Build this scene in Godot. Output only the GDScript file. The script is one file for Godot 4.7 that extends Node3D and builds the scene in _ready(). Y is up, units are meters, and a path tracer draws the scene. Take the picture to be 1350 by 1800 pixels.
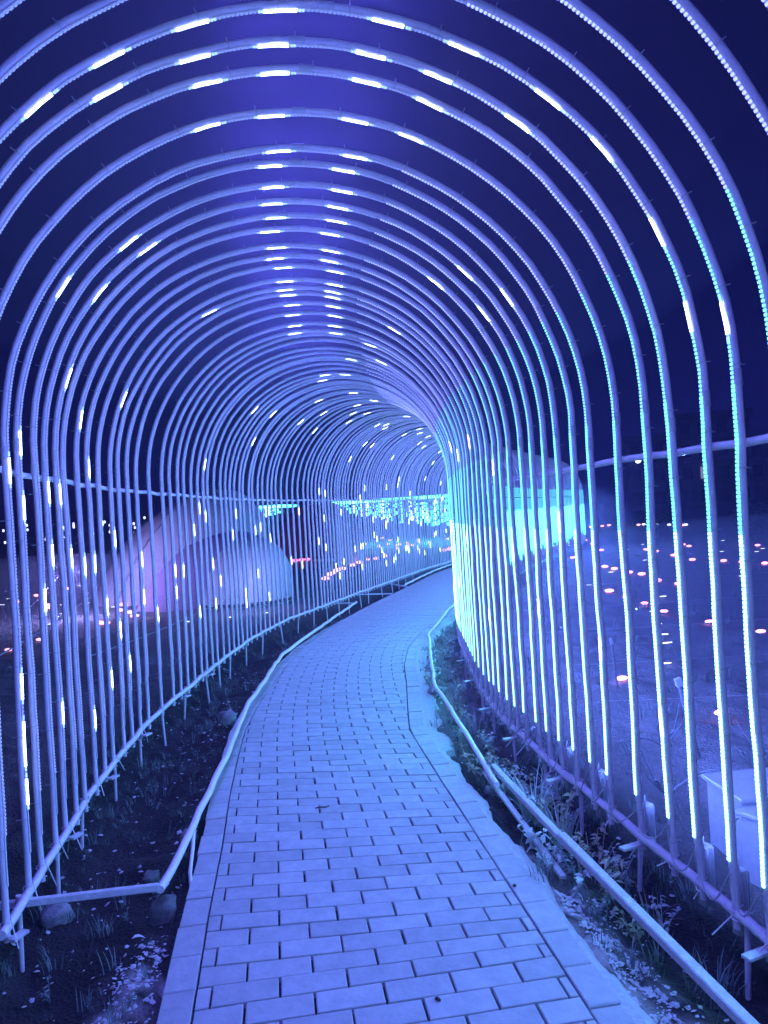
extends Node3D
# A walkway of bent pipes hung with LED strips, at night. x right, y up, the walk leads along -z. "ahead" = -z.

var rng := RandomNumberGenerator.new()
var noise := FastNoiseLite.new()
var names := {}
const EYE := 1.42
# centre line of the tunnel: (x, ahead)
var CENTRE := [Vector2(.55, -4.0), Vector2(.32, -1.5), Vector2(.13, .4), Vector2(.06, 1.0), Vector2(.02, 1.35), Vector2(-.1, 2.1), Vector2(-.235, 2.85), Vector2(-.34, 3.5), Vector2(-.46, 4.37), Vector2(-.52, 5.3), Vector2(-.5, 6.0), Vector2(-.48, 7.0), Vector2(-.43, 8.1), Vector2(-.36, 8.7), Vector2(-.2, 9.7), Vector2(.1, 10.65), Vector2(.47, 12.0), Vector2(1.02, 13.75), Vector2(1.85, 16.5), Vector2(2.8, 19.0), Vector2(4.65, 23.4), Vector2(6.1, 26.6)]
var AHEAD := [1.32, 1.48, 1.65, 1.83, 2.0, 2.15, 2.33, 2.49, 2.71, 2.96, 3.12, 3.31, 3.48, 3.65, 3.8, 4.01, 4.2, 4.37, 4.58, 4.75, 4.93, 5.12, 5.4, 5.66, 5.86, 6.05, 6.25]

func _ready() -> void:
	rng.seed = 7
	noise.seed = 3
	noise.frequency = 1.0
	noise.fractal_octaves = 4
	camera_and_light()
	ground_and_path()
	bricks()
	arches()
	rails()
	stones()
	plants()
	fittings()
	field()
	domes()
	canopy()
	mist()
	town()

# ------------------------------------------------------------------ camera, sky, air, lights
func camera_and_light() -> void:
	var cam := Camera3D.new()
	cam.name = "camera"
	cam.fov = 67.1
	cam.near = .05
	cam.far = 900.0
	add_child(cam)
	cam.position = Vector3(0, EYE, 0)
	cam.rotation = Vector3(deg_to_rad(.085), 0, 0)
	cam.rotation.z = deg_to_rad(-3.5)
	cam.current = true
	var env := Environment.new()
	env.background_mode = Environment.BG_SKY
	var sky := Sky.new()
	var sm := ProceduralSkyMaterial.new()
	sm.sky_top_color = Color(.026, .022, .19)
	sm.sky_horizon_color = Color(.045, .040, .28)
	sm.sky_curve = .2
	sm.ground_horizon_color = Color(.045, .040, .28)
	sm.ground_bottom_color = Color(.02, .015, .15)
	sm.sun_angle_max = 1.0
	sky.sky_material = sm
	env.sky = sky
	env.background_energy_multiplier = 1.0
	env.tonemap_mode = Environment.TONE_MAPPER_LINEAR
	env.tonemap_exposure = 1.0
	env.sdfgi_enabled = true
	env.ssao_enabled = true
	env.ssil_enabled = true
	env.volumetric_fog_enabled = true
	env.volumetric_fog_density = 0.0
	env.fog_enabled = FOG > 0.0
	env.fog_density = FOG
	env.fog_light_color = Color(.75, .72, 1.0)
	var we := WorldEnvironment.new()
	we.name = "environment"
	we.environment = env
	add_child(we)

const FOG := 0.005

# ------------------------------------------------------------------ naming
func numbered(called: String) -> String:
	if not names.has(called):
		names[called] = 0
		return called
	names[called] += 1
	return "%s_%03d" % [called, names[called]]

func thing(called: String, label: String, category: String, at := Vector3.ZERO, turn := 0.0, group := "") -> Node3D:
	var o := Node3D.new()
	o.name = numbered(called)
	add_child(o)
	o.position = at
	o.rotation.y = turn
	tag(o, label, category, group)
	return o

func tag(o: Node, label: String, category: String, group := "") -> void:
	o.set_meta("label", label)
	o.set_meta("category", category)
	if group:
		o.set_meta("group", group)

func part(called: String, mesh: Mesh, m: Material, parent: Node = self) -> MeshInstance3D:
	var o := MeshInstance3D.new()
	o.name = numbered(called) if parent == self else called
	o.mesh = mesh
	if m:
		o.material_override = m
	parent.add_child(o, true)
	return o

func struct(called: String, mesh: Mesh, m: Material) -> MeshInstance3D:
	var o := part(called, mesh, m)
	o.set_meta("kind", "structure")
	return o

# ------------------------------------------------------------------ materials
var mats := {}

func glow(key: String, c: Color, e: float) -> StandardMaterial3D:
	if not mats.has(key):
		var m := StandardMaterial3D.new()
		m.albedo_color = Color(.8, .8, .8)
		m.emission_enabled = true
		m.emission = c.linear_to_srgb()
		m.emission_energy_multiplier = e
		mats[key] = m
	return mats[key]

func noise_tex(freq: float, size: int, oct: int, normal := false, ramp: Gradient = null, strength := 4.0, sd := 1) -> NoiseTexture2D:
	var n := FastNoiseLite.new()
	n.seed = sd
	n.frequency = freq
	n.fractal_octaves = oct
	var t := NoiseTexture2D.new()
	t.width = size
	t.height = size
	t.seamless = true
	t.noise = n
	t.as_normal_map = normal
	t.bump_strength = strength
	if ramp:
		t.color_ramp = ramp
	return t

func ramp2(a: Color, b: Color) -> Gradient:
	var g := Gradient.new()
	g.set_color(0, a)
	g.set_color(1, b)
	return g

# surface whose colour varies between two linear tones, with fine relief, tiled in the object's or the world's axes
func surf(key: String, a: Color, b: Color, rough: float, scale := 1.0, bump := 3.0, world := false, vertex := false) -> StandardMaterial3D:
	if not mats.has(key):
		var m := StandardMaterial3D.new()
		m.albedo_texture = noise_tex(.02, 512, 5, false, ramp2(a.linear_to_srgb(), b.linear_to_srgb()), 4.0, mats.size() + 1)
		m.normal_enabled = true
		m.normal_texture = noise_tex(.06, 512, 4, true, null, bump, mats.size() + 11)
		m.roughness = rough
		m.uv1_triplanar = true
		m.uv1_world_triplanar = world
		m.uv1_scale = Vector3.ONE * scale
		m.vertex_color_use_as_albedo = vertex
		mats[key] = m
	return mats[key]

func gray(v: float, w := 1.0) -> Color:
	return Color(v, v * (1.0 + (w - 1.0) * .5), v * w)

# ------------------------------------------------------------------ mesh helpers
func begin() -> SurfaceTool:
	var st := SurfaceTool.new()
	st.begin(Mesh.PRIMITIVE_TRIANGLES)
	return st

func quad(st: SurfaceTool, a: Vector3, b: Vector3, c: Vector3, d: Vector3, n: Vector3) -> void:
	# a b c d in any turn; wound so that the front looks along n
	var turned := (b - a).cross(c - a).dot(n) > 0.0
	st.set_normal(n)
	for v in ([a, c, b, a, d, c] if turned else [a, b, c, a, c, d]):
		st.add_vertex(v)

func tri(st: SurfaceTool, a: Vector3, b: Vector3, c: Vector3, n: Vector3) -> void:
	st.set_normal(n)
	for v in ([a, c, b] if (b - a).cross(c - a).dot(n) > 0.0 else [a, b, c]):
		st.add_vertex(v)

func box(st: SurfaceTool, t: Transform3D, size: Vector3, bottom := true) -> void:
	var h := size * .5
	for ax in 3:
		for sgn in [-1.0, 1.0]:
			if not bottom and ax == 1 and sgn < 0.0:
				continue
			var n := Vector3.ZERO
			n[ax] = sgn
			var u := Vector3.ZERO
			u[(ax + 1) % 3] = h[(ax + 1) % 3]
			var v := Vector3.ZERO
			v[(ax + 2) % 3] = h[(ax + 2) % 3]
			var c := n * h[ax]
			quad(st, t * (c - u - v), t * (c + u - v), t * (c + u + v), t * (c - u + v), (t.basis * n).normalized())

# a box whose edges are cut off, so that they catch the light
func bevel_box(st: SurfaceTool, t: Transform3D, size: Vector3, r: float) -> void:
	var h := size * .5
	var hi := h - Vector3.ONE * r
	for ax in 3:
		for sgn in [-1.0, 1.0]:
			var n := Vector3.ZERO
			n[ax] = sgn
			var i := (ax + 1) % 3
			var j := (ax + 2) % 3
			var u := Vector3.ZERO
			u[i] = hi[i]
			var v := Vector3.ZERO
			v[j] = hi[j]
			var c := n * h[ax]
			quad(st, t * (c - u - v), t * (c + u - v), t * (c + u + v), t * (c - u + v), (t.basis * n).normalized())
			for s2 in [-1.0, 1.0]:  # the cut between this face and the face along i
				var m := Vector3.ZERO
				m[i] = s2
				var p1 := c + m * hi[i]
				var p2 := n * hi[ax] + m * h[i]
				quad(st, t * (p1 - v), t * (p1 + v), t * (p2 + v), t * (p2 - v), (t.basis * (n + m)).normalized())
	for a in [-1.0, 1.0]:
		for b in [-1.0, 1.0]:
			for c2 in [-1.0, 1.0]:
				tri(st, t * Vector3(a * h.x, b * hi.y, c2 * hi.z), t * Vector3(a * hi.x, b * h.y, c2 * hi.z), t * Vector3(a * hi.x, b * hi.y, c2 * h.z), (t.basis * Vector3(a, b, c2)).normalized())

func tube(st: SurfaceTool, pts: PackedVector3Array, radii: Array, sides := 8, caps := true) -> void:
	var n := pts.size()
	var side := Vector3.ZERO
	var rings := []
	var norms := []
	for i in n:
		var t := (pts[mini(i + 1, n - 1)] - pts[maxi(i - 1, 0)]).normalized()
		if side == Vector3.ZERO:
			side = t.cross(Vector3.UP if absf(t.y) < .9 else Vector3.RIGHT).normalized()
		side = (side - t * side.dot(t)).normalized()
		var up := side.cross(t)
		var r: float = radii[i % radii.size()]
		var ring := PackedVector3Array()
		var nn := PackedVector3Array()
		for k in sides:
			var a := TAU * k / sides
			var d := side * cos(a) + up * sin(a)
			ring.append(pts[i] + d * r)
			nn.append(d)
		rings.append(ring)
		norms.append(nn)
	for i in n - 1:
		for k in sides:
			var k2 := (k + 1) % sides
			var a: Vector3 = rings[i][k]
			var b: Vector3 = rings[i][k2]
			var c: Vector3 = rings[i + 1][k2]
			var d: Vector3 = rings[i + 1][k]
			var turned: bool = (b - a).cross(c - a).dot(norms[i][k]) > 0.0
			var order := [0, 2, 1, 0, 3, 2] if turned else [0, 1, 2, 0, 2, 3]
			var p := [a, b, c, d]
			var q := [norms[i][k], norms[i][k2], norms[i + 1][k2], norms[i + 1][k]]
			for o in order:
				st.set_normal(q[o])
				st.add_vertex(p[o])
	if caps:
		for e in [0, n - 1]:
			var dir: Vector3 = (pts[0] - pts[1] if e == 0 else pts[n - 1] - pts[n - 2]).normalized()
			for k in sides:
				tri(st, pts[e], rings[e][k], rings[e][(k + 1) % sides], dir)

# flat outline (x right, ahead) raised to y, with cut edges and sides down to low
func slab(st: SurfaceTool, outline: PackedVector2Array, y: float, low: float, cut: float, tilt := Vector2.ZERO) -> void:
	var mid := Vector2.ZERO
	for p in outline:
		mid += p
	mid /= outline.size()
	var n := outline.size()
	var inner := PackedVector3Array()
	var rim := PackedVector3Array()
	for p in outline:
		var d := p - mid
		var q := mid + d * maxf(.2, 1.0 - cut * 1.4 / maxf(d.length(), .001))
		inner.append(Vector3(q.x, y + tilt.dot(q - mid), -q.y))
		rim.append(Vector3(p.x, y - cut * .8 + tilt.dot(d), -p.y))
	var top := Vector3(mid.x, y, -mid.y)
	for i in n:
		var j := (i + 1) % n
		tri(st, top, inner[i], inner[j], Vector3.UP)
		var out := ((rim[i] + rim[j]) * .5 - top)
		out.y = 0.0
		out = out.normalized()
		quad(st, inner[i], inner[j], rim[j], rim[i], (out + Vector3.UP).normalized())
		quad(st, rim[i], rim[j], Vector3(rim[j].x, low, rim[j].z), Vector3(rim[i].x, low, rim[i].z), out)

# ------------------------------------------------------------------ the line of the walk
func along(pts: Array, ahead: float) -> float:
	for i in pts.size() - 1:
		if ahead <= pts[i + 1].y or i == pts.size() - 2:
			return lerpf(pts[i].x, pts[i + 1].x, (ahead - pts[i].y) / (pts[i + 1].y - pts[i].y))
	return 0.0

func centre(ahead: float) -> float:
	return (along(CENTRE, ahead - .25) + along(CENTRE, ahead) * 2.0 + along(CENTRE, ahead + .25)) * .25

func heading(ahead: float) -> float:
	return atan2(centre(ahead + .3) - centre(ahead - .3), .6)

var LEFT_IN := [Vector2(-.4, .4), Vector2(-.53, 1.4), Vector2(-.64, 2.21), Vector2(-.73, 2.83), Vector2(-.80, 3.39), Vector2(-.90, 4.07), Vector2(-.98, 4.73), Vector2(-1.04, 5.3), Vector2(-1.06, 5.9), Vector2(-1.06, 6.6), Vector2(-1.04, 7.4), Vector2(-.98, 8.4), Vector2(-.78, 9.6), Vector2(-.5, 10.8), Vector2(-.18, 12.2), Vector2(.16, 13.5), Vector2(.55, 15.0), Vector2(1.1, 17.2), Vector2(1.85, 19.4), Vector2(3.4, 23.4), Vector2(4.9, 26.8)]
var RIGHT_IN := [Vector2(.75, .4), Vector2(.60, 1.4), Vector2(.49, 2.15), Vector2(.44, 2.5), Vector2(.35, 3.13), Vector2(.25, 3.82), Vector2(.14, 4.59), Vector2(.08, 5.05), Vector2(.085, 5.6), Vector2(.10, 6.43), Vector2(.1, 7.2), Vector2(.17, 8.1), Vector2(.36, 9.1), Vector2(.68, 10.3), Vector2(1.1, 11.9), Vector2(1.68, 13.9), Vector2(2.5, 16.4), Vector2(3.35, 18.6), Vector2(5.2, 23.0), Vector2(6.6, 26.2)]

func soil(x: float, a: float) -> float:
	var l := along(LEFT_IN, a)
	var r := along(RIGHT_IN, a)
	var near := clampf(1.0 - maxf(0.0, absf(x) - 6.0) / 10.0, 0.0, 1.0)
	var y := -.045 + noise.get_noise_2d(x * 1.6, a * 1.6) * .05 * near + noise.get_noise_2d(x * 7.0 + 40.0, a * 7.0) * .03 * near
	if a > -3.0 and a < 27.0:
		var left := l - .1 - x
		var right := x - r - .1
		if left > 0.0:
			y -= .07 * exp(-pow((left - .4) / .22, 2.0)) - .02 * exp(-left / .06)
		elif right > 0.0:
			y -= .06 * exp(-pow((right - .33) / .2, 2.0)) - .03 * exp(-right / .1)
		if left < .03 and right < .03:
			y = minf(y, -.075)
	return y

func ground_and_path() -> void:
	var xs := []
	var v := -2.6
	while v < 2.6:
		xs.append(v)
		v += .05
	var step := .07
	while v < 420.0:
		xs.append(v)
		xs.push_front(-v)
		v += step
		step *= 1.16
	xs.sort()
	var ds := []
	v = -3.0
	while v < 9.0:
		ds.append(v)
		v += .25 if v < 1.0 else .05
	step = .07
	while v < 520.0:
		ds.append(v)
		v += step
		step *= 1.07
	var st := begin()
	for i in ds.size():
		for j in xs.size():
			var x: float = xs[j]
			var a: float = ds[i]
			var c := .026 + .016 * noise.get_noise_2d(x * 3.0, a * 3.0 + 90.0)
			# spilled mortar and plaster crumbs beside the path, pale dry field farther out
			var lft := along(LEFT_IN, a) - .1 - x
			var rgt := x - along(RIGHT_IN, a) - .1
			var spill := 0.0
			if a < 3.3 and a > 1.0:
				if rgt > 0.0:
					spill = clampf(1.0 - rgt / (.34 - .06 * (a - 2.0)), 0.0, 1.0) * clampf(.75 + 2.8 * noise.get_noise_2d(x * 9.0, a * 9.0), 0.0, 1.0)
				elif lft > 0.0 and a < 2.55:
					spill = exp(-pow((lft - .12 - (2.4 - a) * .45) / .09, 2.0)) * clampf(.45 + 3.0 * noise.get_noise_2d(x * 12.0, a * 12.0), 0.0, 1.0)
			c = lerpf(c, .55, spill)
			if rgt > 0.0 and a > 4.4:  # right verge lightened from here on to stand for lit haze
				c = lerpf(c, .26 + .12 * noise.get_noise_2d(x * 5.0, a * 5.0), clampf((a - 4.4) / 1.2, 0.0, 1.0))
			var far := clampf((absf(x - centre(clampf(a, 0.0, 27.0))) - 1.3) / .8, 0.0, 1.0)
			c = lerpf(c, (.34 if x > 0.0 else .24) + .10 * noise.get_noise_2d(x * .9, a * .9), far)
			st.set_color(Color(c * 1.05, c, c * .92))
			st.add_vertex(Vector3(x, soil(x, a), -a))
	var w := xs.size()
	for i in ds.size() - 1:
		for j in w - 1:
			var p := i * w + j
			for k in [p, p + w, p + 1, p + 1, p + w, p + w + 1]:
				st.add_index(k)
	st.generate_normals()
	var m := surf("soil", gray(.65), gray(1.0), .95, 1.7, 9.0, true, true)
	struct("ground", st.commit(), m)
	# mortar bed that shows in the joints
	st = begin()
	var a := .4
	while a < 26.0:
		var b := a + .25
		quad(st, Vector3(along(LEFT_IN, a) - .08, -.019, -a), Vector3(along(RIGHT_IN, a) + .08, -.019, -a), Vector3(along(RIGHT_IN, b) + .08, -.019, -b), Vector3(along(LEFT_IN, b) - .08, -.019, -b), Vector3.UP)
		a = b
	struct("path_bed", st.commit(), surf("bed", gray(.012), gray(.035), .95, 5.0, 6.0, true))

# ------------------------------------------------------------------ paving
func bricks() -> void:
	var path := Node3D.new()
	path.name = "path"
	path.set_meta("kind", "structure")
	add_child(path)
	var region := PackedVector2Array()
	for p in LEFT_IN:
		region.append(p + Vector2(.004, 0))
	for i in RIGHT_IN.size():
		region.append(RIGHT_IN[RIGHT_IN.size() - 1 - i] - Vector2(.004, 0))
	var tones := []
	for i in 5:
		var g := .44 + .022 * i
		tones.append(surf("paver%d" % i, gray(g * .84), gray(g * 1.08), .85, 1.1, .8, true))
	const L := .206
	const W := .103
	# the courses follow a line of joints and fan out: each course is turned a little against the last
	var ss := []
	var pos := Vector2(-.485, 2.916)  # a joint seen in the photograph
	for n in range(0, 14):
		ss.push_front(pos - Vector2(sin(-.142), cos(-.142)) * W * 1.005 * n)
	for n in range(1, 240):
		var t := -.142
		if pos.y > 4.7:
			t = lerpf(-.142, 0.0, clampf((pos.y - 4.7) / 2.6, 0, 1))
		if pos.y > 7.3:
			t = lerpf(0.0, .34, clampf((pos.y - 7.3) / 3.2, 0, 1))
		if pos.y > 10.5:
			t = lerpf(.34, .39, clampf((pos.y - 10.5) / 10.0, 0, 1))
		pos += Vector2(sin(t), cos(t)) * W
		ss.append(pos)
	var work := []
	for n in ss.size():
		for k in range(-9, 13):
			work.append([ss[n], k + (.5 if n % 2 == 0 else 0.0)])
	var single := 0
	var rest := begin()
	var rest_any := false
	work.sort_custom(func(p, q): return p[0].y < q[0].y)
	for w in work:
		var o: Vector2 = w[0]
		var jog: float = w[1] * L + rng.randf_range(-.001, .001)
		var hl := L / 2 - rng.randf_range(.0030, .0038)
		var gap := rng.randf_range(.0022, .0042)
		var corners := PackedVector2Array()
		for q in [[-hl, -W + gap], [hl, -W + gap], [hl, -gap], [-hl, -gap]]:
			var lane: Vector2 = o + (o - ss[maxi(ss.find(o) - 1, 0)]).normalized() * q[1]
			var turn := course_slope(lane.y)
			corners.append(lane + Vector2(1.0, turn).normalized() * (jog + q[0]))
		if corners[0].y > 24.0 or corners[0].y < .7:
			continue
		var inside := 0
		for c in corners:
			inside += int(Geometry2D.is_point_in_polygon(c, region))
		if inside == 0:
			continue
		var poly := corners
		if inside < 4:
			var cut := Geometry2D.intersect_polygons(corners, region)
			if cut.is_empty():
				continue
			poly = cut[0]
		single = lay(poly, tones, path, rest, single)
	rest_any = true
	if rest_any:
		var b := part("distant_bricks", rest.commit(), tones[2], path)
		b.set_meta("kind", "stuff")
	# border stones on both sides
	for side in [-1.0, 1.0]:
		var line: Array = LEFT_IN if side < 0.0 else RIGHT_IN
		var a := 1.0
		var far := begin()
		var count := 0
		while a < 25.0:
			var p := Vector2(along(line, a), a)
			var dir := (Vector2(along(line, a + .2), a + .2) - p).normalized()
			var nxt := a + dir.y * .197
			var q := Vector2(along(line, nxt), nxt)
			var d1 := (q - p).normalized()
			var out: Vector2 = Vector2(d1.y, -d1.x) * side
			var wide: float = .098 + rng.randf_range(-.004, .004)
			var poly := PackedVector2Array([p + out * .003 + d1 * .002, q + out * .003 - d1 * .002, q + out * wide - d1 * .002, p + out * wide + d1 * .002])
			var y := rng.randf_range(-.003, .003)
			if count < 60:
				var st := begin()
				slab(st, poly, y, -.07, .004)
				part("border_stone", st.commit(), tones[rng.randi() % 5], path)
			else:
				slab(far, poly, y, -.07, .004)
			count += 1
			a = nxt
		var f := part("distant_border_stones", far.commit(), tones[3], path)
		f.set_meta("kind", "stuff")
	# ragged mortar haunch along the right border
	var st := begin()
	var prev := []
	var a := 1.0
	while a < 22.0:
		var p := Vector2(along(RIGHT_IN, a), a)
		var dir := (Vector2(along(RIGHT_IN, a + .1), a + .1) - p).normalized()
		var out := Vector2(dir.y, -dir.x)
		var w := .06 + .04 * noise.get_noise_1d(a * 2.2) + .016 * noise.get_noise_1d(a * 14.0)
		if a > 4.6:
			w += .05
		var row := []
		for s in [[.094, -.006], [.094 + w * .5, -.010], [.094 + w, -.03], [.094 + w * 1.25, -.09]]:
			var q: Vector2 = p + out * s[0]
			row.append(Vector3(q.x, s[1] + .004 * noise.get_noise_2d(q.x * 30.0, q.y * 30.0), -q.y))
		if prev:
			for i in 3:
				quad(st, prev[i], prev[i + 1], row[i + 1], row[i], ((prev[i + 1] - prev[i]).cross(row[i] - prev[i]) * -1.0).normalized() * (1.0 if ((prev[i + 1] - prev[i]).cross(row[i] - prev[i])).y < 0.0 else -1.0))
		prev = row
		a += .045
	var hm := part("mortar_haunch", st.commit(), surf("mortar", gray(.42), gray(.62), .95, 3.0, 5.0, true), path)
	hm.set_meta("kind", "stuff")

func course_slope(ahead: float) -> float:
	var keys := [Vector2(.15, 1.0), Vector2(.15, 2.3), Vector2(.10, 2.45), Vector2(.05, 2.7), Vector2(-.02, 3.3), Vector2(-.09, 4.0), Vector2(-.13, 5.0), Vector2(-.16, 7.0), Vector2(-.2, 8.4), Vector2(-.33, 10.5), Vector2(-.39, 14.0), Vector2(-.42, 30.0)]
	return along(keys, ahead)

func lay(poly: PackedVector2Array, tones: Array, path: Node, rest: SurfaceTool, single: int) -> int:
	var area2 := 0.0
	for i in poly.size():
		area2 += poly[i].cross(poly[(i + 1) % poly.size()])
	if absf(area2) < .0012:
		return single
	var y := rng.randf_range(-.002, .0015)
	if single < 290 and poly[0].y > 1.75:
		var st := begin()
		slab(st, poly, y, -.024, .0026, Vector2(rng.randf_range(-.012, .012), rng.randf_range(-.02, .02)))
		part("brick", st.commit(), tones[rng.randi() % 5], path)
		return single + 1
	slab(rest, poly, y, -.024, .0026)
	return single

# ------------------------------------------------------------------ the light arches
const HALF := 1.12
const SPRING := 1.75
const RISE := 1.1
const FOOT := .1

# point of an arch at distance s along it from the left foot (local x right, y up); 6.79 long
func arch_at(s: float) -> Vector2:
	var leg := SPRING - FOOT
	var arc := 3.4872
	if s < leg:
		return Vector2(-HALF, FOOT + s)
	if s > leg + arc:
		return Vector2(HALF, SPRING - (s - leg - arc))
	var t := (s - leg) / arc * PI
	return Vector2(-HALF * cos(t), SPRING + RISE * sin(t))

const LENGTH := 6.787
var LIT := {
	-9: [5.3], -8: [5.6], -7: [5.05], -6: [5.4], -5: [3.1, 3.33, 3.61, 4.98, 2.3], -4: [3.05, 3.30, 3.61, 3.84, 4.13, 4.35, 4.65, 2.80, 2.57], -3: [2.78, 3.06, 3.30, 3.60, 3.82, 4.11, 2.2], -2: [3.09, 3.31, 3.61, 3.83], -1: [3.06, 3.29, 3.59, 3.80, 1.3],
	0: [3.32, 3.62, 1.56, .78, .4], 1: [3.30, 3.60, 2.31, 1.67], 2: [3.31, 3.61, 2.64, 4.5, 1.05], 3: [3.31, 3.61, 2.71, 2.42, 4.28, .55], 4: [3.33, 3.62, 2.03, 4.48], 5: [3.31, 3.61, 4.2, 1.2], 6: [3.34, 3.63, 1.89], 7: [3.33, 3.63, 1.65], 8: [3.36, 3.66, .9, .5], 9: [3.36, 3.66, 2.1], 10: [3.35, 3.65, 2.86], 11: [3.36, 3.65], 12: [3.37, 3.65, 4.09], 13: [3.35, 3.65], 14: [3.33, 3.63], 15: [3.31, 3.63]}

# the arches crowd together towards the bend
func spacing(ahead: float) -> float:
	return lerpf(lerpf(.205, .16, clampf((ahead - 6.0) / 2.5, 0, 1)), .125, clampf((ahead - 9.0) / 3.5, 0, 1))

func ordinal(n: int) -> String:
	var ones := ["", "first", "second", "third", "fourth", "fifth", "sixth", "seventh", "eighth", "ninth", "tenth", "eleventh", "twelfth", "thirteenth", "fourteenth", "fifteenth", "sixteenth", "seventeenth", "eighteenth", "nineteenth"]
	if n < 20:
		return ones[n]
	var tens := ["", "", "twent", "thirt", "fort", "fift", "sixt", "sevent", "eight", "ninet"]
	if n < 100:
		return tens[n / 10] + ("ieth" if n % 10 == 0 else "y-" + ones[n % 10])
	return "hundred and " + ordinal(n - 100) if n > 100 else "hundredth"

var arch_places := []

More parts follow.
